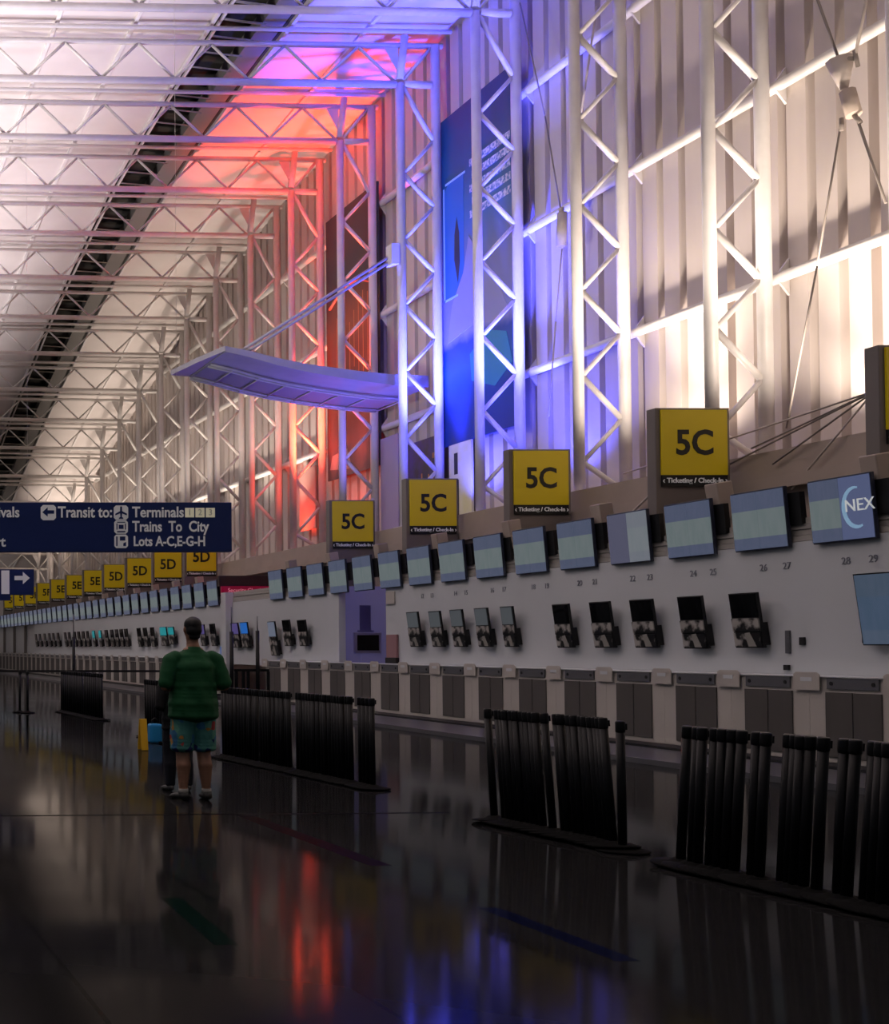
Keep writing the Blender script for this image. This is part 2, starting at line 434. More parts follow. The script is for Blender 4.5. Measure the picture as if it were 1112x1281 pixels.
# yellow area signs on grey pylons ---------------------------------------------
def pylon(code):
    p = empty('area_sign', '', 'sign', (0, 0, 0), 'yellow area signs over the counters')
    bm = MB(); box(bm, (0, 0, 0), (1.133, .20, 5.165)); part('pylon', bm, SIGNG, p, .01)
    bm = MB(); box(bm, (.07, -.03, 4.134), (1.075, -.001, 5.13)); f = part('sign_face', bm, SIGNY, p)
    text('sign_lettering', code, .53, INK, f, Matrix.Translation((.571, -.034, 4.61)) @ FACE_Y @ Matrix.Diagonal((.92, 1, 1, 1)), bold=.012)
    bm = MB(); box(bm, (.075, -.03, 3.955), (1.07, -.001, 4.13)); s = part('caption_strip', bm, INK, p)
    text('caption', '\u2039 Ticketing / Check-In \u203a', .105, WTXT, s, Matrix.Translation((.572, -.034, 4.045)) @ FACE_Y, bold=.002)
    return p
S5 = {c: None for c in ('5C', '5D', '5E', '5F')}
cnt = {}
for k in range(-1, 17):
    if k in (4, 5): continue
    code = '5C' if k < 4 else '5D' if k < 10 else '5E' if k < 13 else '5F'
    if S5[code] is None: o = S5[code] = pylon(code)
    else: o = copy_tree(S5[code])
    o.location = (12.955, 18.27 + 3.825*k, 0)
    cnt[code] = cnt.get(code, 0) + 1
    if k == -1: lab = 'grey pylon with a yellow area sign, cut by the right edge of the view'
    elif k == 0: lab = 'largest yellow area sign reading 5C, on a grey pylon'
    elif code == '5C': lab = 'yellow area sign reading 5C, %s from the largest one' % nth(k)
    elif code == '5D': lab = 'yellow area sign reading 5D, %s counting from the nearest' % nth(cnt[code])
    else: lab = 'small yellow area sign reading %s, %s of its letter from the nearest' % (code, nth(cnt[code]))
    o['label'] = lab

# agent stations: tilted black screens on the white panel ---------------------------
scrg = mat('dark_glass', (.004, .004, .005), .04)
eq = noisy('grey_equipment', (.010, .010, .011), (.42, .40, .37), 6, .35, detail=3)
for e_, p_ in zip(eq.node_tree.nodes['Color Ramp'].color_ramp.elements, (.46, .58)): e_.position = p_
papr = mat('pale_paper', (.30, .29, .26), .6)
def station(w, h, kind='dark', scr=None):
    s = empty('kiosk_screen', '', 'screen', (0, 0, 0), 'tilted screens on the white counter wall')
    bm = MB(); box(bm, (-.04, -w/2, 0), (0, w/2, h)); part('housing', bm, BLACK, s)
    bm = MB(); box(bm, (-.046, -w/2+.015, h*.56), (-.041, w/2-.015, h-.015)); part('screen', bm, scr or scrg, s)
    bm = MB(); box(bm, (-.058, -w/2+.01, h*.30), (-.041, w/2-.01, h*.54)); box(bm, (-.055, -w/2+.01, .02), (-.041, w/2-.01, h*.28)); part('printer', bm, eq, s)
    bm = MB(); prism(bm, [(-w*.30, .02), (-w*.02, .02), (w*.06, h*.27), (-w*.12, h*.29)], 'x', -.060, -.0555); part('paper', bm, papr, s)
    bm = MB(); box(bm, (.001, -w/2+.005, .03), (.064, -w/2+.09, h*.45)); part('side_bracket', bm, BLACK, s)
    return s
def place_station(px, wpx, ytop, ybot, lab, scr=None):
    Y = yAt(px + wpx/2, XF-.03); w = (wpx/(px+wpx/2-VX))*Y; zt_, zb_ = zAt(ytop, Y), zAt(ybot, Y)
    s = station(w, zt_-zb_, scr=scr); s.location = (XF-.065, Y, zb_); s.rotation_euler = (0, -math.radians(7.5), 0)
    s['label'] = lab
ps = [(927, 35, 741, 810), (862, 30, 745, 811), (801, 28, 749, 810), (750, 25, 752, 810), (703, 20, 755, 810)]
for i, a in enumerate(ps): place_station(*a, 'large black tilted screen on the counter wall, %s from the right' % nth(i+1))
greyscr = mat('grey_lit_screen', (.03, .03, .035), .3, emit=(.09, .10, .11), es=.28)
ps = [(637, 15, 758, 809), (604, 16, 760, 809), (573, 15, 762, 809), (546, 14, 764, 809), (518, 14, 765, 809)]
for i, a in enumerate(ps): place_station(*a, 'narrow grey screen on the counter wall, %s from the violet alcove' % nth(5-i), scr=greyscr)
blue = mat('blue_lit_screen', (.01, .03, .1), .3, emit=(.02, .16, .6), es=.28)
teal = mat('teal_lit_screen', (.01, .1, .1), .3, emit=(.02, .32, .36), es=.28)
pale = mat('pale_lit_screen', (.1, .1, .1), .3, emit=(.16, .19, .27), es=.28)
viol = mat('violet_lit_screen', (.05, .03, .1), .3, emit=(.10, .08, .25), es=.28)
for px, w, yt, yb_, m, lab in ((379, 10, 775, 808, None, 'black tilted screen left of the violet alcove, right one of two'), (360, 9, 775, 808, None, 'black tilted screen left of the violet alcove, left one of two'),
        (343, 9, 777, 820, pale, 'pale screen on the white wall beside the two black ones'), (307, 9, 778, 810, blue, 'bright blue screen beside the black queue posts'), (295, 9, 779, 810, viol, 'dull violet screen next to the white pier'),
        (268, 6, 780, 808, None, 'narrow dark screen right of the man in green'), (255, 6, 781, 808, viol, 'narrow violet screen just right of the man in green'),
        (215, 7, 784, 806, teal, 'small teal screen left of the man in green'), (205, 8, 784, 808, teal, 'larger teal screen left of the man in green')):
    place_station(px, w, yt, yb_, lab, m)
# tiny far ones share one mesh set
proto = station(.42, .72); i = 0
for px in (195, 186, 178, 162, 156, 150, 144, 137, 129, 121, 113, 108, 102, 97, 90, 85, 76, 70, 65, 59, 53, 48):
    o = proto if i == 0 else copy_tree(proto); i += 1
    Y = yAt(px, XF-.03); o.location = (XF-.065, Y, 1.53); o.rotation_euler = (0, -math.radians(7.5), 0)
    if 118 < px < 132:
        for c in o.children:
            if c.name.startswith('screen'):
                c.data = c.data.copy(); c.data.materials.clear(); c.data.materials.append(teal)
    o['label'] = 'tiny %s screen on the far counter wall, %s from the man in green' % ('teal' if 118 < px < 132 else 'dark', nth(i))
# big blue display at the right edge
b_ = empty('blue_screen', 'tall light blue screen on the counter wall, cut by the right edge', 'screen')
Y1 = yAt(1091, XF); Y0 = Y1-.62
bm = MB(); box(bm, (-.04, 0, 0), (0, .62, .86)); part('housing', bm, BLACK, b_)
bm = MB(); box(bm, (-.046, .015, .015), (-.0405, .605, .845)); part('screen', bm, screen_mat('blue_gradient_screen', (.13, .18, .27), (.12, .18, .29), .35, .2, (.15, .2, .30)), b_)
b_.location = (XF-.07, Y0, 1.53); b_.rotation_euler = (0, -math.radians(7.5), 0)

# station numbers on the white panel
nums = [('28', '29'), ('26', '27'), ('24', '25'), ('22', '23'), ('20', '21'), ('18', '19'), ('16', '17'), ('14', '15'), ('12', '13')]
i = 0
for k, pr in enumerate(nums):
    for s, tx in zip((.26, -.12), pr):
        o = text('station_number', tx, .13, NUMM, None, FACE_X, .004)
        o.location = (XF-.0042, 14.45 + P*k + s, 2.56); i += 1
        tag(o, 'grey station number %s on the white counter wall' % tx, 'number', 'station numbers')
# small devices on the white panel near the right edge
def gadget(name, lab, px, py, w, h, m=TRAY, group=None):
    Y = yAt(px, XF); bm = MB(); box(bm, (-.03, -w/2, -h/2), (-.002, w/2, h/2))
    o = part(name, bm, m, None, .006, (XF, Y, zAt(py, Y))); tag(o, lab, 'device', group)
gadget('card_reader', 'slim grey card reader on the wall right of the black screens', 987, 803, .07, .30)
gadget('wall_socket', 'small dark socket on the wall beside the slim card reader', 1005, 802, .08, .10, BLACK)
gadget('wall_switch', 'small dark switch on the wall near the right edge', 1083, 799, .05, .11, BLACK)
gadget('wall_plug', 'small dark plug low on the wall under the card reader', 985, 835, .09, .07, BLACK)
gadget('notice_sheet', 'small blue notice on the white pier right of the man in green', 279, 815, .35, .30, blue)
gadget('notice_plate', 'grey square plate on the wall at the top right of the violet alcove', 490, 748, .38, .28, CREAM)

# violet alcove -----------------------------------------------------------------
VIO = mat('violet_lit_panel', (.22, .20, .36), .5, emit=(.10, .09, .22), es=.15)  # the alcove's violet lighting put into the colour and a faint glow
a = empty('alcove', 'violet-lit alcove with a framed dark screen and a narrow niche', 'alcove')
Ya, Xa0, Xa1 = 29.0, 12.98, 14.05
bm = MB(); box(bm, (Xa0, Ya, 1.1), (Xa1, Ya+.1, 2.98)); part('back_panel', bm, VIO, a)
bm = MB(); box(bm, (Xa0+.36, Ya-.02, 1.92), (Xa0+.62, Ya-.001, 2.52)); box(bm, (Xa0+.30, Ya-.06, 1.88), (Xa0+.68, Ya-.001, 1.915)); part('niche', bm, mat('violet_shade_panel', (.10, .09, .26), .5), a)
fr = MB()
cx = Xa0 + .52
box(fr, (cx-.32, Ya-.08, 1.36), (cx+.32, Ya-.001, 1.86)); fo = part('screen_frame', fr, mat('pale_violet_frame', (.26, .24, .42), .4), a, .01)
bm = MB(); box(bm, (cx-.26, Ya-.09, 1.43), (cx+.26, Ya-.081, 1.80)); part('screen', bm, scrg, fo)
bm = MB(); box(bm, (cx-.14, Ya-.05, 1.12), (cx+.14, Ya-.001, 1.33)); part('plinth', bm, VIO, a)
a.location = (0, 0, 0)
pk = empty('display_stand', 'muted pink display stand right of the violet alcove', 'display stand')
bm = MB(); box(bm, (12.69, 25.88, 1.28), (12.74, 26.33, 1.78)); part('panel', bm, mat('muted_pink', (.30, .16, .17), .5), pk)
bm = MB(); box(bm, (12.67, 25.87, 1.155), (12.745, 26.34, 1.279)); part('foot', bm, BLACK, pk)

# security sign over the passage --------------------------------------------------
RED = mat('crimson_sign', (.16, .006, .02), .45, emit=(.25, .0, .03), es=.18)
s = empty('security_sign', 'long crimson hanging sign reading Security Check', 'sign', (12.62, 36.62, 0))
bm = MB(); box(bm, (0, -.06, 3.12), (1.50, .06, 3.37)); f = part('panel', bm, RED, s)
text('lettering', 'Security Check #', .17, mat('pink_lettering', (.7, .3, .35), .5, emit=(.8, .3, .35), es=.2), f, Matrix.Translation((.78, -.064, 3.245)) @ FACE_Y)
bm = MB(); box(bm, (-.02, .10, 3.37), (1.55, .30, 3.70)); part('header_beam', bm, mat('dark_brown_beam', (.03, .018, .015), .6), s)

# ------------------------------------------------------------------ hanging blue signs
def glyph(bm, pts, cx, cz, s, y0, y1): prism(bm, [(cx+u*s, cz+v*s) for u, v in pts], 'y', y0, y1)
Y = 20.0
bs = empty('direction_sign', 'long navy hanging sign with white directions to transit, terminals and lots', 'sign', (0, Y, 0))
X1 = xAt(291, Y); zt1, zb1 = zAt(628, Y), zAt(690, Y)
bm = MB(); box(bm, (.6, 0, zb1), (X1, .18, zt1)); bp = part('panel', bm, BLUES, bs, .008)
def Tx(s, px, py, hpx, w=1.0, par=None, Yp=None, nm='lettering'):
    Yq = Yp or Y
    text(nm, s, hpx*1.38*Yq/F, WTXT, par or bp, Matrix.Translation((xAt(px, Yq), -.012, zAt(py, Yq))) @ FACE_Y @ Matrix.Diagonal((w, 1, 1, 1)), .006, 'LEFT', bold=.005)
Tx('Terminals', 166, 641, 13.5, .87); Tx('Trains  To  City', 166, 659, 13.5, .79); Tx('Lots A-C,E-G-H', 167, 677.5, 12.5, .80)
Tx('Transit to:', 73, 641, 14, .83)
Tx('rt', -6, 678, 13, 1.0); Tx('Arrivals', -26, 641, 13.5, .87)
def icon(px, py, wpx, shapes, frame=True):
    k = Y/F; x0, z0 = xAt(px, Y), zAt(py, Y); h = wpx*k/2
    bm = MB(); r = h*.3
    prism(bm, [(x0-h, z0-h+r), (x0-h+r, z0-h), (x0+h-r, z0-h), (x0+h, z0-h+r), (x0+h, z0+h-r), (x0+h-r, z0+h), (x0-h+r, z0+h), (x0-h, z0+h-r)], 'y', -.012, -.001)
    t = part('icon_tile', bm, WTXT, bp)
    bm = MB()
    for pl in shapes: glyph(bm, pl, x0, z0, h, -.018, -.0125)
    part('icon_glyph', bm, BLUES, t)
icon(61, 641, 19, [[(-.8, .05), (-.1, .7), (-.1, .3), (.75, .3), (.75, -.15), (-.1, -.15), (-.1, -.55)]])
icon(152, 641, 18, [[(-.12, .85), (.12, .85), (.14, .2), (.8, -.15), (.8, -.4), (.14, -.12), (.1, -.6), (.3, -.75), (.3, -.88), (-.3, -.88), (-.3, -.75), (-.1, -.6), (-.14, -.12), (-.8, -.4), (-.8, -.15), (-.14, .2)]])
icon(152, 659, 17, [[(-.6, .75), (.6, .75), (.6, .62), (-.6, .62)], [(-.7, -.4), (-.55, -.4), (-.55, .5), (-.7, .5)], [(.55, -.4), (.7, -.4), (.7, .5), (.55, .5)], [(-.35, -.3), (.35, -.3), (.35, .3), (-.35, .3)], [(-.6, -.8), (.6, -.8), (.6, -.6), (-.6, -.6)]])
icon(152, 677, 17, [[(-.75, -.7), (-.55, -.7), (-.55, .7), (-.75, .7)], [(-.2, .1), (.6, .1), (.6, .7), (-.2, .7)], [(.3, -.7), (.7, -.7), (.7, -.1), (.3, -.3)]])
for i, d in enumerate('123'):
    k = Y/F; x0, z0 = xAt(238 + 13*i, Y), zAt(641, Y); h = 5.6*k
    bm = MB(); box(bm, (x0-h, -.012, z0-h*1.05), (x0+h, -.001, z0+h*1.05)); t = part('number_tile', bm, mat('cream_tile', (.62, .58, .42), .5, emit=(.8, .75, .55), es=.1), bp)
    text('tile_number', d, 11*k, mat('grey_digit', (.35, .35, .33), .5), t, Matrix.Translation((x0, -.014, z0)) @ FACE_Y, .002)
for xx in (1.5, 6.2):
    bm = MB(); tube(bm, (xx, .09, zt1), (xx, .09, 15.2), .003, 5); part('hanger_wire', bm, STEEL, bs)

Y2 = 30.0
as_ = empty('arrow_sign', 'small navy hanging sign with a white arrow pointing right', 'sign', (0, Y2, 0))
X2 = xAt(43, Y2)
bm = MB(); box(bm, (xAt(-70, Y2), .02, zAt(751, Y2)), (xAt(13.5, Y2), .16, zAt(712, Y2))); box(bm, (xAt(13.5, Y2), .02, zAt(744, Y2)), (X2, .16, zAt(712, Y2))); ap = part('panel', bm, BLUES, as_)
bm = MB(); glyph(bm, [(-1, .28), (.1, .28), (.1, .8), (1, 0), (.1, -.8), (.1, -.28), (-1, -.28)], xAt(28, Y2), zAt(723, Y2), 9.5*Y2/F, 0, .019); part('arrow', bm, WTXT, ap)
bm = MB(); box(bm, (xAt(2, Y2), .0, zAt(743, Y2)), (xAt(12, Y2), .019, zAt(713.5, Y2))); part('white_block', bm, WTXT, ap)
for xx in (xAt(-30, Y2), xAt(36, Y2)):
    bm = MB(); tube(bm, (xx, .09, zAt(712, Y2)), (xx, .09, 15.2), .003, 5); part('hanger_wire', bm, STEEL, as_)

# ------------------------------------------------------------------ banners on the wall
def ramp_mat(name, stops, nscale, namt, stretch=(1, 1, 1), rough=.45):
    m = mat(name, (.5, .5, .5), rough); nt = m.node_tree; b = nt.nodes['Principled BSDF']
    tc = nt.nodes.new('ShaderNodeTexCoord'); sp = nt.nodes.new('ShaderNodeSeparateXYZ'); nt.links.new(tc.outputs['Generated'], sp.inputs[0])
    mp = nt.nodes.new('ShaderNodeMapping'); mp.inputs['Scale'].default_value = stretch; nt.links.new(tc.outputs['Object'], mp.inputs['Vector'])
    n = nt.nodes.new('ShaderNodeTexNoise'); n.inputs['Scale'].default_value = nscale; n.inputs['Detail'].default_value = 5; nt.links.new(mp.outputs['Vector'], n.inputs['Vector'])
    ma = nt.nodes.new('ShaderNodeMath'); ma.operation = 'MULTIPLY_ADD'; ma.inputs[1].default_value = namt; nt.links.new(n.outputs['Fac'], ma.inputs[0]); nt.links.new(sp.outputs['Z'], ma.inputs[2])
    sb = nt.nodes.new('ShaderNodeMath'); sb.operation = 'SUBTRACT'; sb.inputs[1].default_value = namt/2; nt.links.new(ma.outputs[0], sb.inputs[0])
    r = nt.nodes.new('ShaderNodeValToRGB'); e = r.color_ramp
    e.elements[0].position = stops[0][0]; e.elements[0].color = (*stops[0][1], 1); e.elements[1].position = stops[-1][0]; e.elements[1].color = (*stops[-1][1], 1)
    for p, c in stops[1:-1]: x = e.elements.new(p); x.color = (*c, 1)
    nt.links.new(sb.outputs[0], r.inputs['Fac']); nt.links.new(r.outputs['Color'], b.inputs['Base Color'])
    return m
XB = 15.48
def wall_rect(px0, px1, X): return yAt(px1, X), yAt(px0, X)
# iceberg banner
ya, yb2 = wall_rect(558, 654, XB); z1, z0 = zAt(86, ya)+.30, zAt(545, (ya+yb2)/2)
ib = empty('iceberg_banner', 'tall blue iceberg banner on the wall behind the blue-lit columns', 'banner', (XB, ya, z0))
W_, H_ = yb2-ya, z1-z0
bm = MB(); box(bm, (0, 0, 0), (.05, W_, H_)); sheet = part('sheet', bm, ramp_mat('iceberg_print', [(0, (.005, .03, .16)), (.12, (.004, .04, .20)), (.22, (.01, .10, .22)), (.29, (.01, .06, .25)), (.32, (.25, .27, .42)), (.50, (.20, .22, .36)), (.66, (.05, .17, .36)), (.80, (.01, .10, .24)), (1, (.006, .05, .14))], 1.6, .06), ib)
ice = mat('pale_ice_print', (.30, .31, .42), .5)
bm = MB(); prism(bm, [(W_*.12, H_*.33), (W_*.3, H_*.31), (W_*.55, H_*.335), (W_*.93, H_*.31), (W_*.86, H_*.42), (W_*.7, H_*.50), (W_*.62, H_*.60), (W_*.52, H_*.55), (W_*.40, H_*.50), (W_*.25, H_*.42)], 'x', -.006, -.001); part('iceberg', bm, ice, sheet)
tq = mat('teal_water_print', (.03, .26, .34), .5)
bm = MB(); prism(bm, [(W_*.08, H_*.18), (W_*.3, H_*.13), (W_*.6, H_*.17), (W_*.62, H_*.25), (W_*.4, H_*.30), (W_*.15, H_*.27)], 'x', -.006, -.001); part('wave', bm, tq, sheet)
# inset picture (light outline, diver-like dark shape) : far half of the banner
fl = mat('light_blue_print', (.35, .62, .85), .5)
bm = MB()
u0, u1, v0, v1 = W_*.66, W_*.97, H_*.44, H_*.80
for (a0, c0, a1, c1) in ((u0, v1-.05, u1-.1, v1), (u1-.05, v0, u1, v1-.1), (u0+.35, v0, u1, v0+.05)): box(bm, (-.008, a0, c0), (-.001, a1, c1))
part('inset_frame', bm, fl, sheet)
bm = MB(); prism(bm, [(u0+.08, v0), (u1-.06, v0+.05), (u1-.06, v1-.2), (u1-.2, v1-.06), (u0+.08, v1-.06)], 'x', -.004, -.001); part('inset_picture', bm, mat('mid_blue_print', (.03, .17, .48), .5), sheet)
bm = MB(); prism(bm, [(u0+.35, v0+.3), (u0+.5, v0+.9), (u0+.48, v0+1.5), (u0+.38, v0+1.9), (u0+.28, v0+1.5), (u0+.26, v0+.8)], 'x', -.007, -.0045); part('figure', bm, mat('dark_figure_print', (.03, .03, .05), .5), sheet)
lines = noisy('pale_print_lines', (.75, .76, .85), (.10, .22, .45), 14, .5, detail=1)
bm = MB()
for i in range(5): box(bm, (-.006, W_*.08, H_*(.80-.038*i)), (-.001, W_*(.60 - .03*(i % 2)), H_*(.822-.038*i)))
part('print_lines', bm, lines, sheet)
# dark banner
ya, yb2 = wall_rect(412, 477, XB); z1 = zAt(222, ya); z0 = zAt(592, (ya+yb2)/2)
db = empty('dark_banner', 'tall slate and brown banner hung on the wall behind the pink-lit column', 'banner', (XB, ya, z0)); W_, H_ = yb2-ya, z1-z0
bm = MB(); box(bm, (0, 0, 0), (.05, W_, H_)); sheet = part('sheet', bm, ramp_mat('slate_brown_print', [(0, (.10, .09, .10)), (.10, (.05, .05, .07)), (.20, (.02, .02, .02)), (.32, (.015, .03, .02)), (.42, (.10, .045, .02)), (.56, (.16, .08, .04)), (.68, (.07, .05, .04)), (.72, (.055, .055, .065)), (1, (.05, .05, .06))], 3, .10, (1, 2.2, .35)), db)
gold = mat('gold_print', (.38, .22, .10), .5)
bm = MB()
for i in range(9):
    u = W_*(.10+.085*i); box(bm, (-.005, u, H_*(.36+.03*math.sin(i*2))), (-.001, u+.035, H_*(.60+.05*math.sin(i*.8))))
part('columns_print', bm, gold, sheet)
bm = MB(); path(bm, [(-.012, W_*(.08+.84*t), H_*(.655+.05*math.sin(PI*t))) for t in [i/12 for i in range(13)]], .05, 6); part('arch_print', bm, mat('stone_print', (.22, .17, .14), .5), sheet)
bm = MB(); prism(bm, [(W_*.5, H_*.02), (W_*.95, H_*.04), (W_*.9, H_*.09), (W_*.6, H_*.10)], 'x', -.004, -.001); part('pale_print', bm, mat('pale_grey_print', (.3, .28, .3), .5), sheet)
# low posters between the blue-lit columns
ya, yb2 = wall_rect(512, 556, XB); z1, z0 = zAt(541, ya), zAt(640, ya)
o = empty('night_poster', 'dark poster with orange streaks under the blue-lit column', 'poster', (XB, ya, z0)); W_, H_ = yb2-ya, z1-z0
bm = MB(); box(bm, (0, 0, 0), (.05, W_, H_)); sh = part('sheet', bm, noisy('night_print', (.012, .010, .02), (.03, .02, .16), 3, .4), o)
orp = mat('orange_print', (.55, .25, .06), .5)
bm = MB()
for i, (u, v, w, h) in enumerate(((.08, .05, .05, .5), (.22, .08, .06, .42), (.36, .03, .05, .5), (.55, .06, .06, .5), (.70, .03, .05, .35), (.84, .05, .04, .4))):
    prism(bm, [(W_*u, H_*v), (W_*(u+w), H_*v), (W_*(u+w*.8), H_*(v+h)), (W_*(u+w*.3), H_*(v+h))], 'x', -.004, -.001)
for (u, v) in ((.2, .72), (.3, .62), (.12, .55)): box(bm, (-.004, W_*u, H_*v), (-.001, W_*(u+.08), H_*(v+.07)))
part('streaks_print', bm, orp, sh)
ya, yb2 = wall_rect(564, 592, XB); z1, z0 = zAt(548, ya), zAt(672, ya)
o = empty('yellow_poster', 'pale yellow poster with a dark figure, below the iceberg banner', 'poster', (XB, ya, z0)); W_, H_ = yb2-ya, z1-z0
bm = MB(); box(bm, (0, 0, 0), (.05, W_, H_)); sh = part('sheet', bm, noisy('pale_yellow_print', (.68, .64, .30), (.70, .66, .52), 2, .45), o)
bm = MB(); box(bm, (-.004, W_*.56, H_*.02), (-.001, W_*.82, H_*.62)); box(bm, (-.004, W_*.6, H_*.68), (-.001, W_*.76, H_*.9)); part('figure_print', bm, mat('black_olive_print', (.02, .02, .01), .5), sh)
# violet and orange wall panels beside
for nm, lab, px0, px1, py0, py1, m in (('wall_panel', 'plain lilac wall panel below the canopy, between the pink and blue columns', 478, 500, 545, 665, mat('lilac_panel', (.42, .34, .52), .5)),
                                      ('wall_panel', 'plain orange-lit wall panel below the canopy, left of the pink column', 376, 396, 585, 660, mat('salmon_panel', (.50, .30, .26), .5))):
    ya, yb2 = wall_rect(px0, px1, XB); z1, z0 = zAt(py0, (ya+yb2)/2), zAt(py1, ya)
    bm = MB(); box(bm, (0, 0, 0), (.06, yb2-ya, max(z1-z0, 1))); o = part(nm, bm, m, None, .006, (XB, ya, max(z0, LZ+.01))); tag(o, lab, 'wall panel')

# ------------------------------------------------------------------ curved canopy with tie rod
CP = [(10.3, 8.80), (10.9, 8.66), (11.6, 8.46), (12.3, 8.30), (13.0, 8.18), (13.7, 8.07), (14.4, 7.98), (15.3, 7.92)]
YC0, YC1 = 29.45, 32.25
cn = empty('canopy', 'curved blue-lit canopy projecting from the wall over the counters', 'canopy')
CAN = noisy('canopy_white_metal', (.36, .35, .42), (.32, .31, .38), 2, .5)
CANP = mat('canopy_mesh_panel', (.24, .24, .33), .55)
bm = MB()
prism(bm, [(x, z) for x, z in CP] + [(x, z+.14+.02*i) for i, (x, z) in list(enumerate(CP))[::-1]], 'y', YC0, YC1-.0)
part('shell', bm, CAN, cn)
# swept nose at the free end
bm = MB(); x0, z0 = CP[0]
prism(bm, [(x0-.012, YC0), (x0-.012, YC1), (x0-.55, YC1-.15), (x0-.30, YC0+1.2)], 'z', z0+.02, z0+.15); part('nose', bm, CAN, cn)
rm = mat('canopy_rail', (.42, .41, .47), .4)
for yy in (30.55, 30.75, 32.0, 32.2):
    bm = MB(); path(bm, [(x, yy, z-.06) for x, z in CP], .035, 8); part('rail', bm, rm, cn)
for i, ((xa, za), (xb, zb_)) in enumerate(zip(CP, CP[1:])):
    bm = MB(); g = .04
    vs = [(xa+g, za-.012), (xb-g, zb_-.012), (xb-g, zb_-.03), (xa+g, za-.03)]
    prism(bm, vs, 'y', 30.85, 31.9); part('soffit_panel', bm, CANP, cn)
    bm = MB(); tube(bm, (xb, 30.55, zb_-.06), (xb, 32.2, zb_-.06), .022, 6); part('rib', bm, rm, cn)
for dx in (0, .13):
    bm = MB(); tube(bm, (14.36, 29.25, 11.15-dx), (10.75+dx, 29.6, 8.87-dx*.3), .035, 8); part('tie_rod', bm, rm, cn)
bm = MB(); box(bm, (14.22, 29.02, 10.85), (14.40, 29.32, 11.35)); part('rod_bracket', bm, STEEL, cn)

# ------------------------------------------------------------------ bracing cables
def ppt(px, py, X): Yq = yAt(px, X); return (X, Yq, zAt(py, Yq))
t = empty('brace_cable', 'bracing cable with a turnbuckle block at the upper right', 'cable', (0, 0, 0), 'wall bracing cables')
Xc = 15.1
def seg(par, pts, r, m, nm): 
    bm = MB()
    for a_, b2 in zip(pts, pts[1:]): tube(bm, ppt(*a_, Xc), ppt(*b2, Xc), r, 7)
    return part(nm, bm, m, par)
seg(t, [(1036, -10), (1063, 70)], .018, CABLED, 'cable'); seg(t, [(1098, -10), (1083, 62)], .022, CABLE, 'cable'); seg(t, [(1083, 140), (1118, 250)], .018, CABLED, 'cable'); seg(t, [(1062, 155), (1030, 330), (988, 535)], .014, CABLED, 'cable')
bm = MB(); tube(bm, ppt(1063, 68, Xc), ppt(1068, 105, Xc), .17, 10, .05); part('clevis', bm, CABLE, t)
bm = MB(); tube(bm, ppt(1072, 108, Xc), ppt(1080, 138, Xc), .10, 10); part('turnbuckle', bm, LEDGE, t)
bm = MB()
for a_, b2 in (((1060, 66), (1082, 66)), ((1082, 56), (1086, 76)), ((1064, 142), (1064, 158)), ((1080, 138), (1088, 148))):
    bh = MB(); tube(bh, ppt(*a_, Xc), ppt(*b2, Xc), .03, 6); part('hook', bh, CABLED, t)
bm.free()
t = empty('brace_cable', 'bracing cable with a pale turnbuckle beside the blue-lit wall', 'cable', (0, 0, 0), 'wall bracing cables')
seg(t, [(660, -5), (690, 140), (708, 258)], .014, CABLED, 'cable'); seg(t, [(709, 308), (700, 400), (690, 520)], .014, CABLE, 'cable'); seg(t, [(757, 0), (735, 140)], .02, CABLE, 'cable')
bm = MB(); tube(bm, ppt(710, 262, Xc), ppt(708, 305, Xc), .09, 10); part('turnbuckle', bm, CABLE, t)
bm = MB(); tube(bm, ppt(709, 256, Xc), ppt(709, 262, Xc), .05, 8); part('clevis', bm, CABLE, t)
Xc = 14.15
t = empty('cable_fan', 'fan of pale cables running from a clamp by the right-hand pylon', 'cable')
for e in ((944, 560), (783, 592), (993, 612), (900, 588), (970, 580)):
    q = ppt(*e, Xc); bm = MB(); tube(bm, ppt(1099, 488, Xc), q, .014, 6); part('cable', bm, CABLE if e[1] > 590 else CABLED, t)
bm = MB(); tube(bm, ppt(1096, 490, Xc), ppt(1104, 484, Xc), .08, 8); part('clamp', bm, CABLE, t)
# anchor stays on the left of the signs
for i, (p, q, lab) in enumerate((((760, 672), (830, 605), 'thin stay cable left of the largest yellow sign'), ((468, 625), (432, 655), 'violet-lit stay strut on the ledge beside the deep blue column'))):
    Xc = 14.05; bm = MB(); tube(bm, ppt(*p, Xc), ppt(*q, Xc), .02 if i == 0 else .05, 6); o = part('stay_cable', bm, CABLE); tag(o, lab, 'cable')

